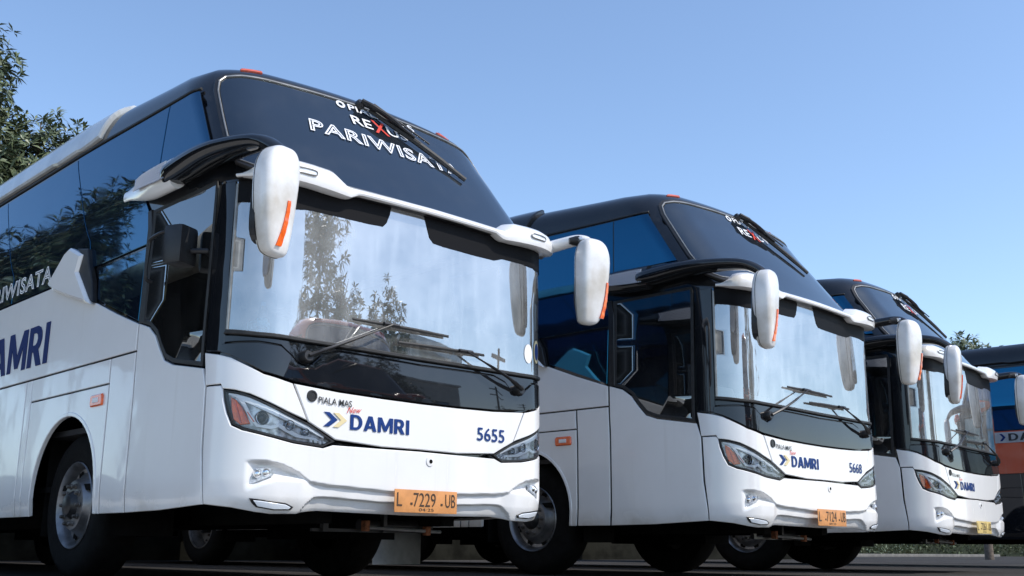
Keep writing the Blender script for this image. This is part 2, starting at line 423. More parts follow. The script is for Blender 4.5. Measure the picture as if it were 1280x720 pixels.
# ------------------------------------------------------------------ the coach
HL = [(1.374,1.119),(1.296,1.108),(1.199,1.085),(1.1,1.048),(.95,.995),(.80,.94),(.63,.852),(.71,.814),(.899,.828),(1.075,.858),(1.233,.89),(1.3,.918),(1.337,.988),(1.362,1.058)]
def bump_disp(s, z):
    q = abs(s)
    zu = pl(q, [(0,.574),(.228,.579),(.67,.60),(.78,.614),(.86,.662),(.957,.70),(1.066,.716),(1.3,.716)])
    zl = pl(q, [(0,.502),(.25,.506),(.5,.519),(.67,.527),(.735,.520),(.80,.475),(.865,.41),(.9,.38)])
    upm = sm((zu-z)/.020); cw = 1-sm((q-.72)/.13)
    zf = pl(q, [(.8,.60),(1.0,.60),(1.1,.57),(1.18,.53)])
    fr = -.055*upm*sm((z-zf)/.055)*(1-sm((q-1.10)/.11))
    low = sm((zl-z)/.018)*(1-sm((q-.80)/.09))
    return cw*(-.026*upm)+(1-cw)*fr-.026*low
def build_bus():
    root = empty('coach_bus')
    P = lambda name, vf, m, par=root, smooth=35: obj(name, vf, m, par, smooth)
    QE = LEN-.43+FS+CS    # s at the tail
    # see-through openings
    WS = [(-1.375,1.475),(-1.17,1.455),(-.9,1.447),(0,1.440),(.9,1.447),(1.17,1.455),(1.375,1.475),(1.37,2.40),(-1.37,2.40)]
    DW = [(1.575,1.275),(1.963,1.345),(2.075,1.39),(2.155,1.475),(2.225,1.568),(2.325,1.632),(2.425,1.66),(2.405,2.44),(1.545,2.44)]
    QW = [(2.505,1.69),(3.21,1.95),(3.235,2.185),(2.48,2.185)]
    def arch(qc, r=.585, zc=.57, n=18, z0=.40, flare=0.):
        return [(qc-r, z0)]+[(qc-r*math.cos(PI*k/n), zc+r*math.sin(PI*k/n)) for k in range(n+1)]+[(qc+r, z0)]
    QF, QR = 3.53, 9.55
    def uw(e):
        h = [(0,2.47),(.9,2.475),(1.20,2.50),(1.30,2.56),(1.318,2.74),(1.306,2.99),(1.292,3.20),(1.272,3.295),(1.225,3.345),(1.12,3.372),(.93,3.388),(.5,3.40),(0,3.405)]
        o = h+list(reversed(flip(h[1:-1]))); o = o if area(o) > 0 else list(reversed(o)); return inset(o, e) if e else o
    holes = [WS, DW, flip(DW), uw(.05)]
    notch = arch(QF, .575, z0=.44)+arch(QR, .575, z0=.44)
    shell_o = [(-QE,.44)]+flip(list(reversed(notch)))+[(-1.5,.47),(-1.0,.43),(1.0,.43),(1.5,.47)]+notch+[(QE,.44),(QE,3.56),(-QE,3.56)]
    SHV = patch(shell_o, holes, off=-.018, th=.004, step=.07, bev=0, disp=lambda s, z: .010*sm((z-2.5)/.15)-.055*sm((1.56-abs(s))/.08)*sm((1.20-z)/.06))
    P('body_shell', SHV, BLACK)
    # roof skin and tail closing the two flanks
    qs = [0, .2, .4, .6, .8, .97]+[.97+.59*k/6 for k in range(1, 7)]+[1.7, 2, 2.4, 2.8, 3.2, 3.6, 4, 5, 7, 9, 11, QE]
    V, Fc = [], []
    for q in qs:
        a, b = M(-q, 3.56), M(q, 3.56)
        for k in range(9): t = k/8; V.append(a.lerp(b, t)+Vector((0, 0, .03*math.sin(PI*t)*min(1, q)-.004)))
    for i in range(len(qs)-1):
        for k in range(8): a = i*9+k; Fc.append((a, a+9, a+10, a+1))
    P('roof', (V, Fc), BLACK)
    zs = [.39,.5,.7,1.2,1.8,2.4,2.8,3.1,3.25,3.35,3.44,3.5,3.54,3.56]; V, Fc = [], []
    for z in zs:
        a, b = M(-QE, z), M(QE, z)
        for k in range(7): t = k/6; V.append(a.lerp(b, t)+Vector((0, .10*math.sin(PI*t), 0)))
    for i in range(len(zs)-1):
        for k in range(6): a = i*7+k; Fc.append((a+1, a, a+7, a+8))
    P('tail_panel', (V, Fc), WHITE)
    # ---- front: bumper, hood, corners
    bot = [(1.471,.468),(1.278,.448),(1.14,.424),(1.043,.414),(.868,.418),(.78,.408),(.421,.402),(0,.397)]
    hlow = [(1.381,1.122),(1.369,1.058),(1.344,.984),(1.306,.911),(1.236,.882),(1.075,.850),(.899,.820),(.706,.805),(.64,.828)]
    half = [(1.514,1.146),(1.396,1.145)]+hlow+[(.3,.829),(0,.832)]
    o = flip(bot)[:-1]+list(reversed(bot))+[(1.505,.789)]+half[:-1]+list(reversed(flip(half)))+[(-1.505,.789)]
    P('bumper', patch(o, off=0, step=.03, grid=.016, disp=bump_disp, bev=.006), WHITE, smooth=50)
    hd = [(.630,.862),(.70,.898),(.813,.954),(.917,1.168),(.618,1.146),(.291,1.137),(0,1.134)]
    o = [(0,.844),(.3,.842)]+hd[:-1]+list(reversed(flip(hd)))+[(-.3,.842)]
    hood = P('front_hatch', patch(o, off=.002, bev=.005), WHITE)
    cp = [(1.548,1.352),(1.418,1.328),(1.335,1.306),(1.234,1.259),(1.123,1.209),(.927,1.168),(.823,.962),(.95,1.004),(1.1,1.057),(1.199,1.094),(1.296,1.117),(1.380,1.128),(1.395,1.155),(1.524,1.155)]
    for sg in (1, -1):
        f = (lambda o: o) if sg > 0 else flip
        P('corner_panel', patch(f(cp), off=.001), WHITE)
        # ---- headlight: bowl, guides, lenses, cover
        hl = empty('headlight'); hl.parent = root
        hb = obj('housing', patch(f(HL), off=-.035, th=.03, bev=.003), LAMPHOUS, hl)
        inn = inset(HL if area(HL) > 0 else list(reversed(HL)), .012)
        obj('bezel', patch(f(HL), [f(inn)], off=-.004, th=.03, bev=.002), PLAST, hl)
        obj('turn_signal', patch(f([(1.33,1.078),(1.292,1.058),(1.240,1.004),(1.19,.922),(1.255,.916),(1.303,.948),(1.322,1.016)]), off=-.018, th=.012), AMBER, hl)
        for k in range(3):
            s0 = 1.30-.042*k; z0 = 1.05-.03*k
            obj('turn_signal_rib', patch(f([(s0,z0),(s0-.008,z0),(s0-.055,.925+.004*k),(s0-.045,.925+.004*k)]), off=-.012, th=.008, bev=.001), REDL, hl)
        obj('light_guide', patch(f([(1.345,1.102),(1.282,1.092),(1.232,1.046),(1.186,.975),(1.14,.927),(1.055,.914),(.99,.93),(.93,.905),(.86,.875),(.75,.862),(.72,.845),(.88,.858),(.95,.885),(1.0,.908),(1.05,.893),(1.15,.905),(1.20,.955),(1.245,1.026),(1.285,1.072),(1.345,1.09)]), off=-.014, th=.012, bev=.002), LED, hl)
        obj('upper_guide', patch(f([(1.29,1.094),(1.2,1.071),(1.1,1.034),(.95,.981),(.80,.928),(.70,.878),(.70,.864),(.80,.903),(.95,.950),(1.1,.998),(1.2,1.034),(1.29,1.070)]), off=-.012, th=.01, bev=.002), LED, hl)
        for sc, zc, r, nm in ((1.108,.957,.040,'projector_lamp'), (.925,.925,.030,'high_beam_lamp'), (.82,.893,.022,'position_lamp')):
            c = M(sg*sc, zc); n = N(sg*sc, zc); n = (n+Vector((0, -1.2, 0))).normalized()
            mt = Matrix.Translation(c-n*.026) @ n.to_track_quat('X', 'Z').to_matrix().to_4x4()
            lp = obj(nm, xform(lathe([(.001,-.005),(r*.5,-.004),(r*.8,.004),(r*.9,.016),(r,.018),(r*1.05,.012),(r*1.05,-.01)], 24), mt), LAMPBOWL, hl)
            obj('lens', xform(lathe([(.0005,.020),(r*.35,.018),(r*.62,.010),(r*.72,.0)], 20), mt), LAMPDARK if nm == 'projector_lamp' else CLEAR, lp)
        for k in range(4):
            s0 = .79-.03*k; obj('led_cell', patch(f([(s0,.857-.003*k),(s0-.018,.852-.003*k),(s0-.018,.836-.001*k),(s0,.838-.001*k)]), off=-.016, th=.01, bev=.001), LED, hl)
        obj('cover', patch(f(inn), off=-.002, th=.002, bev=.001), CLEAR, hl)
        # ---- fog lamp, running lamp
        fog = P('fog_lamp', patch(f([(1.182,.572),(1.168,.62),(1.133,.668),(1.076,.678),(1.02,.668),(1.016,.634),(1.083,.607)]), off=-.014, th=.03, bev=.004), LAMPHOUS)
        for (s0, z0) in ((1.125,.638),(1.065,.648)):
            c = M(sg*s0, z0)+N(sg*s0, z0)*-.014
            obj('bulb_lens', xform(lathe([(.0005,.012),(.012,.010),(.022,.0),(.026,-.006)], 16), Matrix.Translation(c) @ N(sg*s0, z0).to_track_quat('X', 'Z').to_matrix().to_4x4()), CHROME, fog)
        drl = P('running_lamp', patch(f([(1.167,.503),(1.114,.499),(.932,.481),(.885,.461),(.905,.443),(1.014,.440),(1.126,.455),(1.15,.476)]), off=.006, th=.02, bev=.002), PLAST)
        obj('lens', patch(f([(1.14,.492),(1.10,.490),(.935,.473),(.905,.460),(.915,.449),(1.014,.447),(1.115,.461)]), off=.010, th=.006, bev=.002), LED, drl)
        # ---- flank
        dp = [(1.478,.468),(1.521,.789),(1.530,1.149),(1.568,1.262),(1.963,1.330),(2.083,1.372),(2.165,1.463),(2.236,1.553),(2.333,1.620),(2.476,1.664),(2.476,.440),(2.0,.446)]
        P('door_panel', patch(f(dp), off=0), WHITE)
        P('side_panel', patch(f([(2.497,.440),(2.861,.440),(2.861,1.477),(2.497,1.477)]), off=0), WHITE)
        fairz = [(3.221,1.93),(3.30,1.955),(3.52,2.20),(3.47,2.325),(3.70,2.42),(3.80,2.40),(4.076,2.19)]
        P('belt_panel', patch(f([(2.497,1.491),(QE-.02,1.490),(QE-.02,2.183),(4.09,2.183),(4.0,2.21),(3.221,1.925),(2.86,1.790),(2.497,1.667)]), off=.001), WHITE)
        # white fairing standing proud behind the quarter window, black on its forward face
        fo = [(3.235,1.915),(3.300,1.98),(3.52,2.205),(3.465,2.325),(3.70,2.425),(3.79,2.40),(4.09,2.20),(3.95,2.13),(3.6,2.02)]
        P('window_fairing', patch(f(fo), off=.055, th=.05, bev=.02), WHITE)
        P('fairing_edge', patch(f([(3.225,1.925),(3.33,1.975),(3.54,2.205),(3.49,2.32),(3.60,2.40),(3.40,2.36),(3.36,2.24),(3.27,2.10)]), off=.03, th=.04, bev=.006), PLAST)
        for qc, q0, q1 in ((QF, 2.881, 4.280), (QR, 8.85, 10.25)):
            ar = arch(qc)
            P('wheel_arch_panel', patch(f([(q0,.440),(qc-.585,.440)]+ar[1:-1]+[(qc+.585,.440),(q1,.440),(q1,1.300),(q0,1.300)]), off=0), WHITE)
            lip = arch(qc, .595, n=24)[1:-1]; lin = arch(qc, .565, n=24)[1:-1]
            P('arch_lip', patch(f([(qc-.595,.442)]+lip+[(qc+.595,.442),(qc+.565,.442)]+list(reversed(lin))+[(qc-.565,.442)]), off=.006, th=.03, bev=.005), WHITE)
            P('side_panel', patch(f([(q0,1.312),(q1,1.312),(q1,1.477),(q0,1.477)]), off=0), WHITE)
        q = 4.295; k = 0
        for wd in (.12, 1.45, 1.45, 1.43):
            P('luggage_door' if wd > 1 else 'side_panel', patch(f([(q,.440),(q+wd-.018,.440),(q+wd-.018,1.477),(q,1.477)]), off=0), WHITE); q += wd
        P('side_panel', patch(f([(10.262,.440),(QE-.02,.440),(QE-.02,1.477),(10.262,1.477)]), off=0), WHITE)
        # windows
        dw = P('driver_window', patch(f(DW), off=-.004, th=.004, bev=0), WSS)
        rim = inset(list(reversed(DW)) if area(DW) < 0 else DW, .028)
        obj('window_seal', patch(f(DW), [f(rim)], off=-.001, th=.012, bev=.003), RUB, dw)
        qw = P('quarter_window', patch(f(QW), off=-.002, th=.012, bev=.003), PGLASS)
        wins = [[(1.470,2.705),(1.440,3.225),(1.842,3.225),(2.183,2.705)], [(2.195,2.705),(1.854,3.225),(3.424,3.225),(3.424,2.215),(2.468,2.215),(2.450,2.705)]]
        q = 3.436
        while q < QE-.6:
            q1 = min(q+1.55, QE-.25); wins.append([(q,2.20),(q1-.012,2.20),(q1-.012,3.215),(q,3.215)]); q = q1
        for wo in wins: P('side_window', patch(f(wo), off=-.002, th=.012, bev=.003), PGLASS)
        P('pillar', patch(f([(2.412,1.662),(2.488,1.672),(2.472,2.45),(2.410,2.45)]), off=.004, th=.02, bev=.006), PLAST)
        P('window_header', patch(f([(1.425,3.236),(QE-.1,3.228),(QE-.1,3.246),(1.415,3.252)]), off=.004, th=.02, bev=.003), RUB)
        # roof cove
        P('roof_cove', patch(f([(2.66,3.53),(2.74,3.48),(2.85,3.39),(2.99,3.275),(3.15,3.262),(3.32,3.252),(3.42,3.262),(3.80,3.255),(3.9,3.268),(QE-.1,3.25),(QE-.1,3.535)]), off=.03, th=.045, bev=.012), ROOFW)
        # a pillar
        P('pillar', patch(f([(1.385,1.345),(1.542,1.362),(1.536,2.40),(1.380,2.40)]), off=.0, th=.02), BLACK)
        P('windscreen_trim', patch(f([(1.362,1.47),(1.378,1.47),(1.374,2.38),(1.358,2.38)]), off=.008, th=.03, bev=.003), TRIMG)
        # lamps on flank and roof
        mk = P('side_marker', patch(f([(2.945,1.166),(3.125,1.166),(3.135,1.180),(3.135,1.236),(3.12,1.248),(2.955,1.248),(2.940,1.234),(2.938,1.18)]), off=.016, th=.02, bev=.008), AMBER)
        obj('reflector', patch(f([(2.99,1.190),(3.08,1.190),(3.08,1.224),(2.99,1.224)]), off=.021, th=.008, bev=.003), WHT, mk)
        P('roof_marker', patch(f([(1.0,3.478),(1.15,3.462),(1.16,3.470),(1.13,3.484),(1.01,3.490)]), off=.008, th=.03, bev=.008), REDL)
        # wheels
        for qc, dual in ((QF, 0), (QR, 1)):
            y = qc-FS-CS+.43; wh = empty('wheel', (sg*1.215, y, .515)); wh.parent = root; wh.rotation_euler = (0, 0, 0 if sg > 0 else PI)
            prof = [(.285,-.03),(.30,-.01),(.34,0),(.42,.006),(.47,-.005),(.505,-.035),(.515,-.07),(.515,-.24),(.50,-.28),(.42,-.31),(.30,-.29)]
            obj('tyre', lathe(prof, 56), TYRE, wh)
            rimp = [(.300,-.012),(.306,-.004),(.300,.002),(.286,-.01),(.272,-.04),(.262,-.075),(.235,-.082),(.205,-.060),(.185,-.020),(.172,.004),(.150,.010),(.10,.010),(.098,.0)] if not dual else [(.300,-.012),(.306,-.004),(.292,-.004),(.28,-.06),(.25,-.16),(.16,-.18),(.098,-.18)]
            rm = obj('rim', lathe(rimp, 56), RIMM, wh)
            x = .010 if not dual else -.18
            for k in range(10):
                a = 2*PI*k/10; c, s = .136*math.cos(a), .136*math.sin(a)
                obj('wheel_nut', xform(lathe([(.0005,.034),(.010,.034),(.014,.028),(.016,.010),(.022,.006),(.022,0)], 6), Matrix.Translation((x, c, s))), NUTM, wh)
            for k in range(8):
                a = 2*PI*(k+.5)/8; r = .236; c, s = r*math.cos(a), r*math.sin(a)
                V_, F_ = lathe([(.0005,-.0),(.030,-.0),(.034,.004)], 16); t = Matrix.Rotation(a, 4, 'X')
                obj('hand_hole', xform((V_, F_), Matrix.Translation((-.076 if not dual else -.165, c, s)) @ Matrix.Rotation(0, 4, 'X')), DARK, rm)
            obj('hub', lathe([(.0005,.060),(.05,.060),(.075,.050),(.085,.030),(.10,.010),(.10,-.02)] if not dual else [(.0005,.0),(.09,.0),(.10,-.02),(.10,-.18)], 28), PLAST, wh)
        # ---- mirrors
        mirror(root, sg)
    # ---- windscreen and black panels
    P('windscreen', patch(WS, off=0, th=.005, bev=0, grid=.12), WSG)
    P('windscreen_trim', patch([(-1.39,1.452),(-1.171,1.432),(-.9,1.425),(0,1.418),(.9,1.425),(1.171,1.432),(1.39,1.452),(1.375,1.478),(1.17,1.457),(.9,1.449),(0,1.442),(-.9,1.449),(-1.17,1.457),(-1.375,1.478)], off=.012, th=.04, bev=.005), RUB)
    P('visor_reflection_band', patch([(-1.362,2.40),(-1.362,2.262),(-1.1,2.238),(-.978,2.232),(-.90,2.244),(-.853,2.248),(-.45,2.250),(-.345,2.256),(-.318,2.285),(-.295,2.345),(-.285,2.40)], off=.003, th=.004, bev=.001), VISREFL)  # dark reflection of the visor underside, painted as bands on the glass
    P('visor_reflection_band', patch([(1.362,2.40),(-.02,2.40),(-.005,2.36),(.03,2.26),(.065,2.228),(.15,2.222),(.429,2.218),(.62,2.222),(.70,2.248),(.90,2.252),(1.1,2.240),(1.362,2.250)], off=.003, th=.004, bev=.001), VISREFL)
    lo = [(1.41,1.342),(1.335,1.319),(1.234,1.272),(1.123,1.222),(.924,1.184),(.618,1.158),(.291,1.148),(0,1.145)]
    cwl = [(1.40,1.392),(1.168,1.396),(1.015,1.383),(.942,1.333),(.900,1.292),(.859,1.281),(.805,1.300),(.738,1.362),(.626,1.396),(.335,1.392),(0,1.385)]
    o = lo[:-1]+list(reversed(flip(lo)))[0:]+flip(cwl)[:-1]+list(reversed(cwl))
    P('front_panel', patch(list(reversed(lo))[0:1]+[], ) if 0 else patch(lo[:-1]+list(reversed(flip(lo)))+flip(cwl)[:-1]+list(reversed(cwl)), off=.004), BLACK)
    cu_ = [(s, z+.008) for s, z in cwl]; ct = [(1.40,1.446),(1.171,1.427),(.9,1.420),(0,1.413)]
    P('cowl', patch(ct[:-1]+list(reversed(flip(ct)))+flip(cu_)[:-1]+list(reversed(cu_)), off=-.004), BLACK)
    # ---- upper windscreen with its frame
    P('upper_windscreen', patch(uw(.020), off=.002, th=.012, bev=.003, step=.04), UGLASS)
    P('windscreen_frame', patch(uw(-.028), [uw(.006)], off=.008, th=.03, bev=.006, step=.04), PLAST)
    P('frame_bead', patch(uw(.004), [uw(.016)], off=.014, th=.02, bev=.003, step=.04), TRIMG)
    # ---- visor
    def visor(q0, q1, n=90, flankside=0):
        secs = []
        for i in range(n+1):
            s = q0+(q1-q0)*i/n; q = abs(s)
            zt = pl(q, [(0,2.455),(.60,2.447),(.66,2.450),(.76,2.520),(.9,2.528),(1.08,2.530),(1.16,2.52),(1.24,2.46),(1.30,2.43)])
            zb = pl(q, [(0,2.402),(.57,2.398),(.64,2.362),(.76,2.366),(.9,2.375),(1.1,2.378),(1.24,2.385),(1.30,2.40)])
            p = pl(q, [(0,.075),(.6,.078),(.66,.088),(.76,.098),(1.05,.105),(1.2,.115),(1.30,.07)])
            b = M(s, 2.40); nn = N(s, 2.0); h = zt-zb
            prof = [(-.03,zb+.012),(p*.55,zb),(p*.92,zb+.06*h),(p,zb+.28*h),(p*.97,zb+.55*h),(p*.80,zb+.82*h),(p*.45,zt),(-.06,zt+.018),(-.10,zt-.01)]
            secs.append([Vector((b.x, b.y, 0))+nn*a+Vector((0, 0, z)) for a, z in prof])
        return loft(secs)
    vz = P('visor', visor(-1.34, 1.30), WHITE, smooth=30)
    for sg in (1, -1):
        f = (lambda o: o) if sg > 0 else flip
        loop = []
        for k in range(28):
            a = 2*PI*k/28; q = .965+.072*math.copysign(abs(math.cos(a))**.5, math.cos(a)); z = 2.452+.017*math.copysign(abs(math.sin(a))**.7, math.sin(a)); b = M(sg*q, 2.40); loop.append(Vector((b.x, b.y, z))+N(sg*q, 2.0)*(.103+.006))
        sl_ = obj('slot_lamp', tube(loop+[loop[0]], .0045, 6, cap=False), TRIMG, vz)
        ce = sum(loop, Vector())/28; obj('lens', ([v+N(sg*.965, 2.0)*-.001 for v in loop]+[ce], [(k, (k+1) % 28, 28) if sg > 0 else (k, (k+1) % 28, 28) for k in range(28)]), LED, sl_, 0)
    V = [M(-1.36+2.72*i/60, 2.40) for i in range(61)]
    sof = []
    for i in range(61):
        s = -1.36+2.72*i/60; b = M(s, 2.40); n = N(s, 2.0); sof += [b-n*.03, b+n*.05]
    P('visor_soffit', (sof, [(2*i, 2*i+1, 2*i+3, 2*i+2) for i in range(60)]), PLAST)
    # ---- side wings with mirror arms
    for sg in (1, -1):
        pth = catmull([(sg*1.335,1.74,2.63),(sg*1.365,1.42,2.600),(sg*1.385,1.10,2.580),(sg*1.395,.82,2.570)], 6)
        wd = [(.012+.055*sm(i/(len(pth)-1)*1.5), .035+.075*sm(i/(len(pth)-1)*1.6)) for i in range(len(pth))]
        wg = P('visor_wing', tube(pth, wd, 14), WHITE if sg < 0 else BLACK, smooth=50)
        # mesh plate on the wing
        V = []; Fc = []
        for i, (y, zc, hh) in enumerate(((1.40,2.610,.040),(1.20,2.598,.052),(1.00,2.588,.060),(.86,2.582,.060))):
            x = sg*pl(y, [(.8,1.474),(1.1,1.462),(1.25,1.452),(1.45,1.425)]); V += [(x, y, zc-hh), (x+sg*-.012, y, zc+hh)]
        Fc = [(2*i, 2*i+2, 2*i+3, 2*i+1) if sg > 0 else (2*i, 2*i+1, 2*i+3, 2*i+2) for i in range(3)]
        mp = obj('mesh_plate', (V, Fc), MESHM, wg, 0)
        wires = []
        for k in range(26):
            y0 = 1.38-.021*k
            for sgn in (1, -1):
                pts_ = []
                for t in (-1, 1):
                    y = y0+t*sgn*.035; y = min(max(y, .865), 1.39); hh = pl(y, [(.86,.060),(1.0,.060),(1.2,.053),(1.4,.043)]); x = sg*(pl(y, [(.8,1.474),(1.1,1.462),(1.25,1.452),(1.45,1.425)])+.002-.006*(t+1)); pts_.append((x, y, pl(y, [(.86,2.582),(1.0,2.588),(1.4,2.610)])+t*hh))
                wires.append(tube(pts_, .0035, 4))
        obj('mesh_wire', join(*wires), MESHL, mp, 0)
        pth = catmull([(-1.385,.95,2.565),(-1.392,.82,2.570),(-1.385,.45,2.585),(-1.35,.12,2.570),(-1.325,-.10,2.535),(-1.312,-.225,2.470),(-1.305,-.285,2.40),(-1.30,-.30,2.33)] if sg < 0 else
                      [(1.18,.20,2.43),(1.235,.08,2.445),(1.275,-.06,2.462),(1.30,-.17,2.468),(1.315,-.25,2.445),(1.322,-.29,2.39),(1.322,-.30,2.33)], 6)
        n = len(pth)
        wd = [(.055-.015*i/(n-1), .048-.012*i/(n-1)) for i in range(n)] if sg > 0 else [(pl(i/(n-1), [(0,.05),(.04,.085),(.14,.105),(.35,.12),(.55,.10),(.7,.07),(.85,.05),(1,.035)]), pl(i/(n-1), [(0,.04),(.05,.075),(.2,.080),(.4,.058),(.6,.045),(.8,.040),(1,.03)])) for i in range(n)]
        ar = P('mirror_arm', tube(pth, wd, 16), BLACK if sg < 0 else WHITE, smooth=50)
        if sg > 0:
            obj('arm_lamp', tube([(1.315,-.175,2.462),(1.285,-.185,2.46),(1.235,-.15,2.455)], [(.026,.026),(.05,.040),(.026,.024)], 14), PLAST, ar)
            obj('arm_lamp_lens', tube([(1.292,-.232,2.462),(1.255,-.222,2.458)], [(.022,.024),(.018,.018)], 10), LAMPBOWL, ar)
    # ---- wipers
    def wiper(piv, tip, bl0, bl1, name='wiper', k_=1.):
        w_ = empty(name); w_.parent = root
        p0 = M(*piv)+N(*piv)*.05; p1 = M(*tip)+N(*tip)*.06; pm = p0.lerp(p1, .35)+Vector((0, -.03, 0))
        obj('wiper_arm', tube(catmull([p0, pm, p1], 5), [(.020*k_,.012*k_)]*4+[(.014*k_,.009*k_)]*4+[(.008*k_,.006*k_)]*3, 8), PLAST, w_)
        obj('pivot', xform(lathe([(.0005,.05),(.03,.05),(.038,.03),(.04,-.05)], 16), Matrix.Translation(M(*piv)) @ N(*piv).to_track_quat('X', 'Z').to_matrix().to_4x4()), PLAST, w_)
        b0, b1 = M(*bl0)+N(*bl0)*.028, M(*bl1)+N(*bl1)*.028
        bl = obj('blade', tube([b0.lerp(b1, k/8)+N(*bl0)*.012*math.sin(PI*k/8) for k in range(9)], [(.006*k_,.010*k_)]*2+[(.009*k_,.012*k_)]*5+[(.006*k_,.010*k_)]*2, 6), RUB, w_)
        t = (b1-b0).normalized(); c = p1
        obj('blade_clip', tube([c-t*.06-N(*bl0)*.012, c+t*.06-N(*bl0)*.012], .014, 6), PLAST, bl)
        return w_
    wiper((-.855,1.335), (-.284,1.608), (-.557,1.610), (.19,1.605))
    wiper((.85,1.320), (.327,1.520), (-.215,1.510), (.509,1.522))
    up_ = wiper((-.09,3.395), (.32,3.17), (-.02,3.36), (.72,2.925), 'upper_wiper', 1.9)
    P('wiper_rod', tube([M(.05,3.42)+N(0,3.3)*.05, M(.45,3.14)+N(.4,3.1)*.07], .007, 6), PLAST, up_)
    # small details: tow hook cover
    c = M(.075, .775); bl = P('tow_cover', xform(lathe([(.0005,.004),(.018,.004),(.030,.003),(.034,-.004)], 20), Matrix.Translation(c+Vector((0, -.003, 0))) @ Vector((0, -1, 0)).to_track_quat('X', 'Z').to_matrix().to_4x4()), WHITE)
    obj('tow_socket', xform(lathe([(.0005,.006),(.013,.006),(.015,-.004)], 14), Matrix.Translation(c+Vector((.004, -.003, 0))) @ Vector((0, -1, 0)).to_track_quat('X', 'Z').to_matrix().to_4x4()), DARK, bl)
    # ---- underside
    P('underfloor', join(box(-1.2, 1.2, .45, 11.3, .62, .66), box(-.55, -.45, .3, 11, .38, .62), box(.45, .55, .3, 11, .38, .62)), DARK)
    for qc in (QF, QR):
        y = qc-FS-CS+.43
        P('axle', join(tube([(-1.0, y, .47), (1.0, y, .47)], .07, 12), box(-.95, -.75, y-.6, y+.6, .50, .60), box(.75, .95, y-.6, y+.6, .50, .60)), DARK)
        for sg in (1, -1):
            P('wheel_well', ([(sg*1.19, y-.62, .3), (sg*1.19, y-.6, 1.25), (sg*1.19, y+.6, 1.25), (sg*1.19, y+.62, .3), (sg*.75, y-.62, .3), (sg*.75, y-.6, 1.25), (sg*.75, y+.6, 1.25), (sg*.75, y+.62, .3)], [(0,1,5,4),(1,2,6,5),(2,3,7,6),(4,5,6,7)]), DARK, smooth=0)
    P('step_bracket', join(box(-.42,.55,.55,.58,.335,.355), box(-.36,-.32,.52,.56,.335,.47), box(.12,.15,.52,.56,.335,.47), tube([(-.02,.60,.38),(.58,.60,.38)], .045, 12)), PLAST)
    P('tow_rod', tube([(-.04,.50,.365),(.60,.50,.345)], .012, 8), GALV)
    P('tow_joint', box(-.06,-.02,.48,.53,.34,.41,.008), RUST); P('tow_joint', box(.46,.50,.48,.53,.32,.39,.008), RUST)
    # ---- interior
    P('cab_floor', box(-1.22, 1.22, .35, 11.3, 1.02, 1.06), INT_D, smooth=0)
    P('bulkhead', join(box(-1.2, 1.2, 4.2, 4.24, 1.06, 3.3), box(-1.22, 1.22, .45, 4.2, 2.60, 2.64)), INT_D, smooth=0)
    V, Fc = [], []
    for i, x in enumerate([-1.18, -.9, -.5, 0, .5, .9, 1.18]):
        e = .12*(abs(x)/1.18)**3
        for (y, z) in ((.10+e, 1.39), (.16+e, 1.425), (.45, 1.45), (.62, 1.50 if x < -.2 else 1.44), (.74, 1.44), (.78, 1.06)): V.append((x, y, z))
    for i in range(6):
        for k in range(5): a = i*6+k; Fc.append((a, a+6, a+7, a+1))
    da = P('dashboard', (V, Fc), DASH)
    st = Matrix.Translation((-.62, .86, 1.56)) @ Matrix.Rotation(R(-62), 4, 'X')
    V, Fc = [], []
    P('steering_wheel', join(xform(tube([(.235*math.cos(2*PI*k/28), .235*math.sin(2*PI*k/28), 0) for k in range(29)], .016, 8, cap=False), st), xform(lathe([(.0005,.02),(.07,.015),(.08,0)], 16, 'z'), st), xform(box(-.23,.23,-.015,.015,-.01,.01), st), xform(tube([(0,0,0),(0,0,-.5)], .035, 8), st)), PLAST)
    def seat(x, y, zf=1.06):
        s = empty('seat', (x, y, zf)); s.parent = root
        obj('cushion', box(-.23,.23,-.22,.26,.33,.47,.04), SEATM, s); b = Matrix.Translation((0,.27,.42)) @ Matrix.Rotation(R(-12), 4, 'X')
        obj('backrest', xform(box(-.23,.23,-.05,.06,0,.68,.045), b), SEATM, s); obj('headrest', xform(box(-.14,.14,-.05,.05,.70,.90,.04), b), SEATM, s)
        obj('pedestal', box(-.12,.12,-.12,.16,0,.33,.02), PLAST, s)
    seat(-.62, 1.35); seat(.62, 1.35)
    for y in (2.3, 3.1):
        for x in (-.85, -.38, .38, .85): seat(x, y, 1.12)
    P('curtain', join(*[tube([(-1.24, 2.55+.07*k, 1.75), (-1.24, 2.55+.07*k, 2.58)], [(.05,.03),(.05,.03)], 8) for k in range(4)]), CURT)
    return root
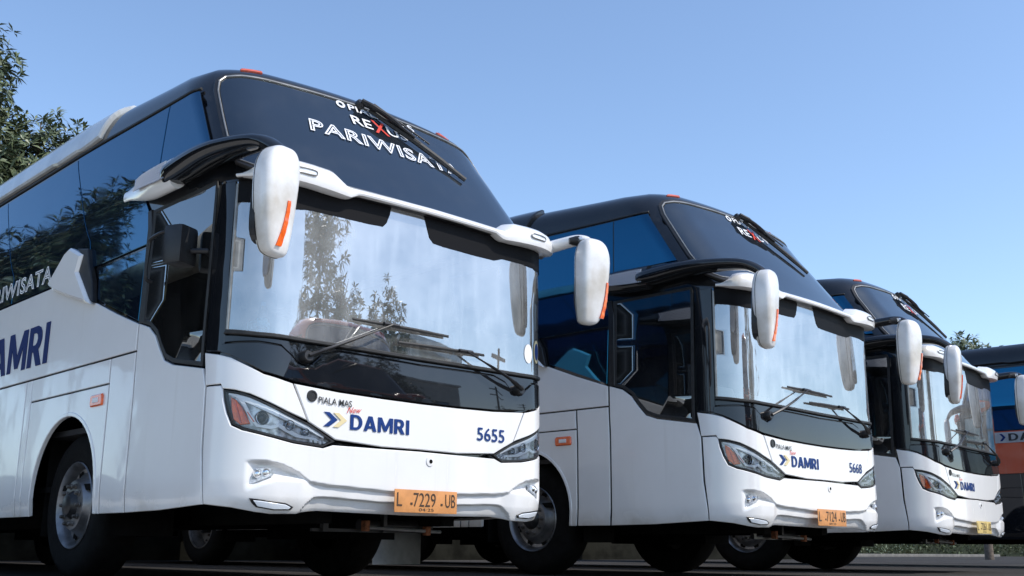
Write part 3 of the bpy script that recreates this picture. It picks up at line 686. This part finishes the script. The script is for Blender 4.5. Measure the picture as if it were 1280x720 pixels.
def mirror(root, sg):
    """hanging rear view mirror: shaped housing, glass behind, amber strip"""
    mr = empty('mirror', (sg*1.325, -.275, 2.13)); mr.parent = root
    prof = [(-.316,.028,.026,.030),(-.306,.055,.044,.026),(-.28,.076,.058,.020),(-.20,.094,.072,.012),(-.06,.112,.084,.004),(.08,.124,.088,0),(.19,.124,.088,0),(.265,.106,.080,.004),(.305,.078,.064,.010),(.322,.045,.042,.016),(.327,.018,.018,.018)]
    pz = catmull([(p[0], p[1], p[2]) for p in prof], 3); oy = catmull([(p[3], 0, 0) for p in prof], 3)
    secs = []
    for v, o in zip(pz, oy):
        sec = []
        for k in range(28):
            a = 2*PI*k/28; cx, cy = math.cos(a), math.sin(a); e = .50
            x = v.y*math.copysign(abs(cx)**e, cx); y = v.z*math.copysign(abs(cy)**e, cy)
            if y > 0: y *= .95
            sec.append(Vector((x+sg*.01+sg*o.x*-1.2, y, v.x)))
        secs.append(sec)
    rot = Matrix.Rotation(R(-10)*sg, 4, 'Z') @ Matrix.Rotation(R(3), 4, 'X')
    hs = obj('housing', xform(loft(secs), rot), WHITE, mr, 60)
    lp = [q[1] for q in secs]+[q[13] for q in reversed(secs)]; obj('seam', xform(tube(lp+[lp[0]], .0028, 5, cap=False), rot), PLAST, hs, 0)
    gl = []
    for k in range(24):
        a = 2*PI*k/24; gl.append(Vector((sg*.01+.100*math.copysign(abs(math.cos(a))**.6, math.cos(a)), .080, .235*math.copysign(abs(math.sin(a))**.55, math.sin(a))-.01)))
    g2 = [v+Vector((0, -.02, 0)) for v in gl]
    obj('mirror_glass', xform((gl+g2, [tuple(range(23, -1, -1))]+[(k, (k+1) % 24, 24+(k+1) % 24, 24+k) for k in range(24)]), rot), MIRG, mr, 0)
    bz = [Vector((sg*.01+(v.x-sg*.01)*1.03, .076, (v.z+.01)*1.03-.01)) for v in gl]; b2_ = [Vector((v.x, .03, v.z)) for v in bz]
    obj('back_bezel', xform((bz+b2_, [tuple(range(23, -1, -1))]+[(k, (k+1) % 24, 24+(k+1) % 24, 24+k) for k in range(24)]), rot), PLAST, mr, 0)
    V, Fc = [], []
    for i in range(13):
        t = i/12; z = .0-.265*t; x0 = (sg*.01+sg*(.082-.03*t*t)) if sg > 0 else (.025-.030*t*t); wd = .009+.009*t
        i_ = min(range(len(pz)), key=lambda k: abs(pz[k].x-z)); dep = pz[i_].z
        for dx, yy in ((-wd, .004), (-wd, -.008), (wd, -.010), (wd, .004)):
            x = x0+dx; u = min(.999, abs(x-sg*.01)/pz[i_].y); ys = -dep*(1-u**(2/.50))**(.50/2)
            V.append(Vector((x, ys+yy, z)))
    for i in range(12):
        for k in range(4): a = i*4+k; b = i*4+(k+1) % 4; Fc.append((a, b, b+4, a+4))
    Fc += [(0, 1, 2, 3), (48, 51, 50, 49)]
    obj('turn_signal', xform((V, Fc), rot), AMBER, mr, 40)
    return mr

# ------------------------------------------------------------------ ground
def groundmat():
    m, nt, p = nodes('asphalt'); t = objco(nt)
    a = noise(nt, .5, 6, t); b = noise(nt, 9, 5, t); g = noise(nt, 120, 3, t)
    c1 = mix(nt, ramp(nt, a, .35, .65), (.032, .030, .029), (.060, .055, .050)); c2 = mix(nt, ramp(nt, b, .5, .75), c1, (.022, .021, .020))
    c3 = mix(nt, ramp(nt, g, .4, .7), c2, (.075, .070, .065)); nt.links.new(c3, p.inputs['Base Color']); p.inputs['Roughness'].default_value = .9; p.inputs['IOR'].default_value = 1.12
    bp = nt.nodes.new('ShaderNodeBump'); bp.inputs['Strength'].default_value = .5; bp.inputs['Distance'].default_value = .01
    nt.links.new(g, bp.inputs['Height']); nt.links.new(bp.outputs[0], p.inputs['Normal']); return m
tag(obj('ground', ([(-900, -900, 0), (900, -900, 0), (900, 900, 0), (-900, 900, 0)], [(0, 1, 2, 3)]), groundmat(), None, 0), kind='structure')

# ------------------------------------------------------------------ the coaches
b1 = build_bus()
index_kids()
def extras(root, name_no, plate, platemat, upper=True, side=True):
    hatch = next(o for o in KIDS_of(root) if o.name.startswith('front_hatch'))
    L = lambda n, *a, **k: lettering(n, *a, **k)
    damri('maker_lettering', -.535, -.10, .930, 1.022, BLUE, hatch, .0075)
    if name_no: L('number_lettering', name_no, .469, .723, .940, 1.030, BLUE, hatch, off=.0075, bold=.01)
    for nm, d, mt, k in (('chevron', 0, BLUE, .036), ('chevron', .064, CREAM, .036)):
        pts = [(-.717+d,1.022),(-.68+d,1.022),(-.623+d,.980),(-.68+d,.936),(-.717+d,.936),(-.665+d,.980)]
        obj(nm, patch(pts, off=.0075+.001*(d > 0), th=.003, bev=0), mt, hatch, 0)
    L('script_lettering', 'New', -.555, -.462, 1.030, 1.068, REDT, hatch, off=.0075, skew=.015, tilt=.008)
    eb = obj('emblem', xform(lathe([(.0005,.006),(.022,.006),(.024,.010),(.033,.010),(.036,0)], 20), Matrix.Translation(M(-.80, 1.108)) @ Vector((0, -1, 0)).to_track_quat('X', 'Z').to_matrix().to_4x4()), BLKT, hatch)
    L('emblem_lettering', 'PIALA MAS', -.758, -.530, 1.066, 1.106, BLKT, hatch, off=.0085, bold=.008, tilt=-.006)
    y0 = -.028
    pp = obj('number_plate', box(-.222, .285, y0-.006, y0, .449, .590, .003), platemat, root)
    for nm, tx, x0, x1, z0, z1 in (('plate_lettering', plate[0], -.205, -.165, .487, .570), ('plate_lettering', plate[1], -.075, .105, .487, .572), ('plate_lettering', plate[2], .185, .268, .487, .570), ('date_lettering', plate[3], -.03, .09, .460, .478)):
        V, Fc = text_mesh(tx, False, .0); obj(nm, ([Vector((x0+(x1-x0)*v.x, y0-.0085, z0+(z1-z0)*v.y)) for v in V], Fc), PLTXT, pp, 0)
    for x in (-.09, .155):
        obj('plate_dot', box(x-.008, x+.008, y0-.009, y0-.0065, .497, .511), PLTXT, pp, 0)
    uwn = next(o for o in KIDS_of(root) if o.name.startswith('upper_windscreen'))
    L('maker_lettering', 'PIALA MAS', -.22, .46, 3.315, 3.375, WHT, uwn, off=.009, bold=.008)
    obj('maker_roundel', patch([(-.29+.042*math.cos(2*PI*k/16), 3.348+.034*math.sin(2*PI*k/16)) for k in range(16)], [[(-.29+.022*math.cos(2*PI*k/12), 3.348+.018*math.sin(2*PI*k/12)) for k in range(12)]], off=.008, th=.003, bev=0), WHT, uwn, 0)
    for ch, x0, x1, mt in (('RE', -.235, -.045, WHT), ('X', -.035, .105, REDT), ('US', .105, .305, WHT)):
        dz = .018 if ch == 'X' else 0
        L('model_lettering', ch, x0, x1, 3.175-dz, 3.262+dz, mt, uwn, off=.009, bold=.012)
    return uwn
def KIDS_of(root): return [o for o in C.objects if o.parent == root]
b1['label'] = 'white and black coach numbered 5655 with orange plate reading L 7229 UB'
b1['category'] = 'bus'
GROUP = 'coaches parked side by side in the lot'
b1['group'] = GROUP
b2 = copy_tree(b1); b2.location = (4.28463, -.36593, 0); b2.rotation_euler = (0, 0, .03795); tag(b2, 'white and black coach numbered 5668 standing right beside coach 5655', 'bus', GROUP)
b3 = copy_tree(b1); b3.location = (8.50525, .09402, 0); b3.rotation_euler = (0, 0, .10019); tag(b3, 'white and black coach with yellow plate between coach 5668 and the orange coach', 'bus', GROUP)
b4 = copy_tree(b1); b4.location = (15.3, -1.6, 0); b4.rotation_euler = (0, 0, .06); tag(b4, 'orange coach with a silver lettered band along its flank', 'bus', GROUP)
b6 = copy_tree(b1); b6.location = (4.3, -7.1, 0); b6.rotation_euler = (0, 0, PI); tag(b6, 'orange coach parked opposite, mirrored in the windscreens of the row', 'bus', GROUP)
extras(b1, '5655', ('L', '7229', 'UB', '04·25'), PLATE)
uwn1 = next(o for o in KIDS_of(b1) if o.name.startswith('upper_windscreen'))
lettering('touring_lettering', 'PARIWISATA', -.665, .76, 2.965, 3.085, WHT, uwn1, off=.010, outline=True, skew=.02)
extras(b2, '5668', ('L', '7124', 'UB', '04·25'), PLATE)
extras(b3, '', ('L', '7261', 'UB', '04·25'), PLATEY)
belt = [o for o in KIDS_of(b1) if o.name.startswith('belt_panel') and o.data.vertices[0].co.x < 0][0]
damri('maker_lettering', -5.60, -4.035, 1.588, 1.912, NAVY, belt, .006)
sw = min((o for o in KIDS_of(b1) if o.name.startswith('side_window')), key=lambda o: abs(o.data.vertices[0].co.x+1.32)+abs(o.data.vertices[0].co.y-2.6))
lettering('touring_lettering', 'PARIWISATA', -5.72, -4.13, 2.245, 2.385, WHT, sw, off=.004, outline=True)
def recolour(root, frm, to, names=None):
    for o in KIDS_of(root):
        if o.type == 'MESH' and o.data.materials and o.data.materials[0] == frm and (names is None or any(o.name.startswith(n) for n in names)): setmat(o, to)
obj('mud_flap', box(-1.30, -.62, 4.66, 4.672, .06, .56, .004), FLAP, b2)
hd = obj('grab_handle', tube(catmull([M(-2.13,2.225)+Vector((-.01,0,0)), M(-2.15,2.215)+Vector((-.05,0,0)), M(-2.29,2.20)+Vector((-.055,0,0)), M(-2.315,2.15)+Vector((-.055,0,0)), M(-2.325,1.95)+Vector((-.055,0,0)), M(-2.325,1.92)+Vector((-.01,0,0))], 4), .013, 8), PLAST, b1)
sm_ = obj('side_mirror', xform(box(-.085, .085, -.07, .07, -.125, .125, .03), Matrix.Translation((-1.43, .63, 2.03)) @ Matrix.Rotation(R(25), 4, 'Z')), PLAST, b1); obj('bracket', tube([(-1.30, .50, 2.0), (-1.40, .60, 2.0)], .018, 8), PLAST, sm_)
for b in (b4, b6): recolour(b, WHITE, ORANGE)
for o in KIDS_of(b6):
    if o.name.split('.')[0] in ('body_shell', 'roof', 'mirror_arm'): setmat(o, ORANGE)
for o in KIDS_of(b4):
    if o.name.split('.')[0] in ('door_panel', 'side_panel', 'wheel_arch_panel', 'luggage_door', 'arch_lip'): setmat(o, BLACK)
for b in (b2, b3):
    recolour(b, WHITE, BLACK, ('visor_wing',))
    for o in KIDS_of(b):
        if o.name.startswith('mirror_arm'): setmat(o, BLACK)
for b in (b2, b3, b4):
    for o in KIDS_of(b):
        if o.name.startswith('roof_cove'): setmat(o, BLACK)
belt4 = [o for o in KIDS_of(b4) if o.name.startswith('belt_panel') and o.data.vertices[0].co.x < 0][0]
bd = obj('silver_band', patch([(-6.4,1.99),(-3.95,1.99),(-3.95,2.165),(-6.4,2.165)], off=.008, th=.006, bev=.002), SILVER, belt4)
damri('maker_lettering', -4.54, -3.75, 2.02, 2.14, BLKT, belt4, .012)
obj('chevron', patch([(-4.68,2.14),(-4.64,2.14),(-4.585,2.08),(-4.64,2.02),(-4.68,2.02),(-4.63,2.08)], off=.012, th=.003, bev=0), NAVY, belt4, 0)

ws1 = next(o for o in KIDS_of(b1) if o.name.split('.')[0] == 'windscreen')
for nm, s0, z0, rs, rz, mt in (('round_sticker', .975, 1.60, .045, .07, WHT), ('emblem_sticker', 1.10, 1.63, .05, .085, CREAM), ('emblem_sticker', 1.10, 1.63, .036, .062, BLUE)):
    obj(nm, patch([(s0+rs*math.cos(2*PI*k/18), z0+rz*math.sin(2*PI*k/18)) for k in range(18)], off=.003+(.002 if mt == BLUE else 0), th=.002, bev=0), mt, ws1)
# ------------------------------------------------------------------ vegetation
LEAFA = None
def leafmat(name, c1, c2, c3):
    m, nt, p = nodes(name); t = objco(nt)
    a = ramp(nt, noise(nt, 1.1, 3, t), .35, .65); b = ramp(nt, noise(nt, 9, 3, t), .45, .7)
    nt.links.new(mix(nt, b, mix(nt, a, c1, c2), c3), p.inputs['Base Color']); p.inputs['Roughness'].default_value = .45
    p.inputs['Transmission Weight'].default_value = 0
    p.inputs['Subsurface Weight'].default_value = 0
    return m
LEAF1 = leafmat('leaf_green', (.085, .115, .055), (.13, .16, .08), (.20, .22, .13)); LEAF2 = leafmat('leaf_mixed', (.06, .08, .03), (.10, .11, .04), (.24, .13, .045))
BARK = mat('bark', (.13, .10, .075), .9, var=.3, vscale=10, bump=.6, bscale=25)
def tree(name, label, base, h, blobs, ncl, leaf, lm, seed, spread=.30, group=None):
    rnd = random.Random(seed); root = empty(name, base); tag(root, label, 'tree', group)
    limbs = [tube(catmull([(0, 0, -.05), (.1, .05, h*.2), (-.05, .1, h*.4), (.05, 0, h*.55)], 4), [.16-.006*k for k in range(13)], 8)]
    V, Fc = [], []
    for (cx, cy, cz, rx, ry, rz) in blobs:
        limbs.append(tube(catmull([(0, 0, h*.35), (cx*.4, cy*.4, h*.35+(cz-h*.35)*.5), (cx, cy, cz)], 4), [.085-.007*k for k in range(9)], 6))
        for k in range(9):
            a = rnd.uniform(0, 2*PI); e = rnd.uniform(-.4, 1.2); q = (cx+rx*.75*math.cos(a)*math.cos(e), cy+ry*.75*math.sin(a)*math.cos(e), cz+rz*.75*math.sin(e))
            limbs.append(tube([(cx*.8, cy*.8, cz-.3*rz), ((cx+q[0])/2, (cy+q[1])/2, (cz+q[2])/2-.1), q], [.035, .025, .01], 5))
        n = int(ncl*rx*ry*rz/sum(b[3]*b[4]*b[5] for b in blobs))
        for _ in range(n):
            d = Vector((rnd.gauss(0, 1), rnd.gauss(0, 1), rnd.gauss(0, 1))).normalized(); r = rnd.random()**.42*rnd.uniform(.75, 1.12)
            c = Vector((cx+d.x*rx*r, cy+d.y*ry*r, cz+d.z*rz*r)); ax = (d+Vector((0, 0, .9))+Vector((rnd.uniform(-.5, .5), rnd.uniform(-.5, .5), 0))).normalized()
            t1 = ax.orthogonal().normalized(); t2 = ax.cross(t1)
            for j in range(rnd.randint(8, 13)):
                a = rnd.uniform(0, 2*PI); el = rnd.uniform(-.35, .95); dr = (t1*math.cos(a)+t2*math.sin(a))*math.cos(el)+ax*math.sin(el)
                l = leaf*rnd.uniform(.6, 1.15); sd = dr.cross(ax if abs(dr.dot(ax)) < .95 else t1).normalized()*l*.13; dn = Vector((0, 0, -l*.22))
                b0 = c+dr*.02; n0 = len(V); V += [b0, b0+dr*l*.45+sd, b0+dr*l*.5+Vector((0, 0, -.02*l)), b0+dr*l*.45-sd, b0+dr*l+dn]
                Fc += [(n0, n0+1, n0+2), (n0, n0+2, n0+3), (n0+1, n0+4, n0+2), (n0+2, n0+4, n0+3)]
    obj('trunk', join(*limbs), BARK, root, 60); cr = obj('crown', (V, Fc), lm, root, 0)
    return root
tree('leafy_tree', 'tall leafy tree rising behind the roof of coach 5655', (1.6, 16.2, 0), 9, [(-.5,0,7.6,1.6,1.6,1.6),(-.3,-.2,9.2,1.1,1.1,1.15),(1.1,-.6,7.5,1.2,1.1,1.2),(1.9,-.9,7.5,.75,.8,1.0),(.5,-.4,6.0,2.3,2,1.3)], 3800, .23, LEAF1, 3)
tree('leafy_tree', 'small round green tree showing above the orange coach roof', (33.0, 10.3, 0), 7.2, [(0,.3,6.7,1.1,1.1,1.1),(.3,-.6,6.3,1.1,1.1,1.0)], 600, .30, LEAF1, 5)
tree('leafy_tree', 'brownish leafy tree mirrored in the flank windows of coach 5655', (-7.6, 20.5, 0), 9.5, [(0,0,7.8,1.8,2.4,1.8),(.2,-2.9,8.7,1.1,1.6,1.2),(0,-.8,9.3,1.2,1.6,.9),(.2,2.6,7.9,1.8,2.2,2.0),(0,5.6,7.6,2.0,2.4,2.4),(0,9,8.0,2.0,2.6,2.6),(0,.5,5.9,1.8,3.2,1.5)], 5600, .28, LEAF2, 9)
for x, y, hh, sd, lb in ((12.3, -25, 13.2, 21, 'tall narrow tree mirrored at the driver end of a windscreen'), (17.6, -25.5, 10, 22, 'feathery tree mirrored in the middle of a windscreen'), (15.2, -26.5, 8.0, 24, 'broad tree mirrored in the black panel under a windscreen'), (20.5, -27, 8.0, 25, 'dense tree beside the white depot, mirrored in the black panel'), (36, -31, 8.0, 23, 'far tree mirrored in the windscreen of coach 5668')):
    tree('leafy_tree', lb, (x, y, 0), hh, [(0,0,hh*.76,1.5,1.5,hh*.2),(1.3,.4,hh*.6,1.4,1.4,1.4),(-1.2,-.3,hh*.56,1.4,1.4,1.3)], 420, .4, LEAF1, sd)
# ------------------------------------------------------------------ far side of the lot: kerb, plants
CONC = mat('concrete', (.16, .15, .135), .85, var=.18, vscale=3, bump=.3, bscale=40)
tag(obj('kerb', box(6, 60, 21.0, 21.35, -.02, .14, .02), CONC), kind='structure')
tag(obj('planting_bed', box(6, 60, 21.36, 24.5, -.02, .10, .02), mat('soil', (.09, .065, .045), .95, var=.3, bump=.5)), kind='structure')
for k in range(12):
    rnd = random.Random(50+k); x = 37+1.3*k; V, Fc = [], []
    for _ in range(260):
        c = Vector((rnd.gauss(0, .28), rnd.gauss(0, .25), abs(rnd.gauss(.12, .22)))); d = Vector((rnd.uniform(-1, 1), rnd.uniform(-1, 1), rnd.uniform(-.2, 1))).normalized(); l = rnd.uniform(.08, .18)
        sd = d.cross(Vector((.3, .2, 1))).normalized()*l*.25; n0 = len(V); V += [c, c+d*l*.5+sd, c+d*l, c+d*l*.5-sd]; Fc.append((n0, n0+1, n0+2, n0+3))
    s = empty('low_shrub', (x, 22.3+rnd.uniform(-.4, .4), .09)); tag(s, 'low green shrub in the planting bed behind the coaches', 'shrub', 'low shrubs in the planting bed'); obj('foliage', (V, Fc), LEAF1, s, 0); obj('stem', tube([(0, 0, 0), (.02, 0, .3)], .012, 5), BARK, s)

cp_ = empty('open_shed', (-9.6, 9, 0)); tag(cp_, 'dark open shed with beige gutter beam mirrored in the driver window of coach 5655', 'shed')
BEIGE = mat('beige_paint', (.42, .39, .33), .6, var=.15, vscale=2)
obj('gutter_beam', tube([(0, 0, 6.75), (0, 26, 6.75)], [(.36, .36)]*2, 20), BEIGE, cp_, 40); obj('roof', box(-7, -.2, 0, 26, 6.95, 7.1), DARK, cp_, 0); obj('back_wall', box(-7, -6.8, 0, 26, 0, 6.94), DARK, cp_, 0)
for k in range(6): obj('post', tube([(-.35, .2+5.1*k, 0), (-.35, .2+5.1*k, 6.6)], .09, 10), DARK, cp_)
APR = mat('bounce_concrete', (.46, .43, .38), .85, var=.15, vscale=.8, bump=.25, bscale=30)
tag(obj('added_bounce_apron', join(box(-60, 60, -60, -1.8, -.2, .004), box(-60, -1.7, -1.8, 8.0, -.2, .004)), APR, None, 0), kind='structure')  # pale apron out of view, added to bounce fill onto fronts and flanks
tag(obj('added_shade_wall', box(-12, 27, 12.3, 12.6, -.02, 1.3, .03), mat('shade_wall_dark', (.016, .016, .013), .9, ior=1.1, var=.4, vscale=2, bump=.6, bscale=12)), 'low dark wall added to stand in for shade behind the coaches', 'wall')  # added wall, coloured dark to give the black shade seen beneath the coaches
hg = empty('hedge', (0, 25.5, 0)); tag(hg, 'long clipped green hedge far behind the coaches', 'hedge'); rnd = random.Random(77); V, Fc = [], []
for _ in range(9000):
    x = rnd.uniform(14, 90); z = rnd.uniform(.05, 1.9)+.25*math.sin(x*1.7); c = Vector((x, rnd.gauss(-.75, .12), z)) if rnd.random() < .7 else Vector((x, rnd.uniform(-.9, .7), 1.75+.25*math.sin(x*1.7)+rnd.uniform(-.1, .25)))
    d = Vector((rnd.uniform(-1, 1), rnd.uniform(-1, .3), rnd.uniform(-.4, 1))).normalized(); l = rnd.uniform(.14, .30); sd = d.cross(Vector((.3, .2, 1))).normalized()*l*.28; n0 = len(V); V += [c, c+d*l*.5+sd, c+d*l, c+d*l*.5-sd]; Fc.append((n0, n0+1, n0+2, n0+3))
obj('foliage', (V, Fc), LEAF1, hg, 0); obj('branches', box(13.5, 90, -.7, .7, 0, 1.55), mat('hedge_core', (.02, .028, .012), .95), hg, 0)
# ------------------------------------------------------------------ white depot building across the lot (seen in the windscreens)
bl = empty('depot_building', (24.5, -33, 0)); tag(bl, 'white flat roofed depot building mirrored in the windscreens', 'building')
WALLM = mat('wall_plaster', (.72, .72, .70), .85, var=.06, vscale=2)
obj('wall', box(-3, 3, -4, 4, 0, 8.6), WALLM, bl, 0); obj('roof', box(-3.2, 3.2, -4.2, 4.2, 8.6, 8.8), WALLM, bl, 0)
for k in range(2):
    for z in (1.6, 5.0):
        wn = obj('window', box(-2.3+2.6*k, -.9+2.6*k, 4.0, 4.05, z, z+1.5), PLAST, bl, 0); obj('pane', box(-2.2+2.6*k, -1.0+2.6*k, 4.05, 4.06, z+.1, z+1.4), PGLASS, wn, 0)
for i, x in enumerate((30.5, 38)):
    pg = empty('utility_pole', (x, -27-3*i, 0)); tag(pg, 'wooden utility pole with crossarms mirrored in the front panel of coach 5668', 'pole', 'utility poles across the lot')
    obj('post', tube([(0, 0, 0), (0, 0, 9)], [.14, .1], 10), BARK, pg)
    for z in (8.6, 7.9): obj('crossarm', box(-.9, .9, -.06, .06, z, z+.1), BARK, pg, 0)

# ------------------------------------------------------------------ things on the dashboards
def bottle(loc, rot, label, hgt=.23):
    b = empty('water_bottle', loc); b.rotation_euler = rot; tag(b, label, 'bottle', 'water bottles on the dashboard')
    obj('bottle_body', lathe([(.0005,0),(.028,.002),(.032,.01),(.031,.06),(.033,.07),(.031,.08),(.033,.12),(.032,.15),(.026,.18),(.014,.200),(.013,.215)], 16, 'z'), PET, b)
    obj('cap', lathe([(.0155,.205),(.0155,.228),(.0005,.230)], 14, 'z'), CAPB, b); obj('paper_label', lathe([(.0336,.075),(.0336,.125)], 16, 'z'), LABELB, b)
bottle((-1.06, .235, 1.445), (0, 0, 0), 'upright clear water bottle on the dashboard of coach 5655')
bottle((-1.15, .30, 1.48), (R(90), 0, R(70)), 'clear water bottle lying behind the upright bottle')
bottle((-.96, .20, 1.478), (R(90), 0, R(115)), 'clear water bottle lying beside the upright bottle')
bx = obj('water_cup_pack', box(-.055, .055, -.045, .045, 0, .12, .012), LABELB); bx.location = (-1.03, .33, 1.45); tag(bx, 'blue wrapped pack of water cups behind the bottles', 'pack')
def onbus(b, p): return b.matrix_basis @ Vector(p)
for i, (x, y, sx, sz, mt, nm, lb) in enumerate(((-1.03,.36,.16,.13,PAPER,'paper_carton','white paper carton standing on the dashboard of coach 5668'), (-.72,.34,.10,.11,TEAL,'card_box','teal card box on the dashboard of coach 5668'), (-.48,.33,.15,.10,PAPER,'paper_folder','white folder lying on the dashboard of coach 5668'))):
    o = obj(nm, box(-sx, sx, -.05, .05, 0, sz, .004), mt); o.location = Vector((4.28463, -.36593, 0))+Matrix.Rotation(.03795, 3, 'Z') @ Vector((x, y, 1.455)); o.rotation_euler = (R(-18), 0, .04); tag(o, lb, 'box')
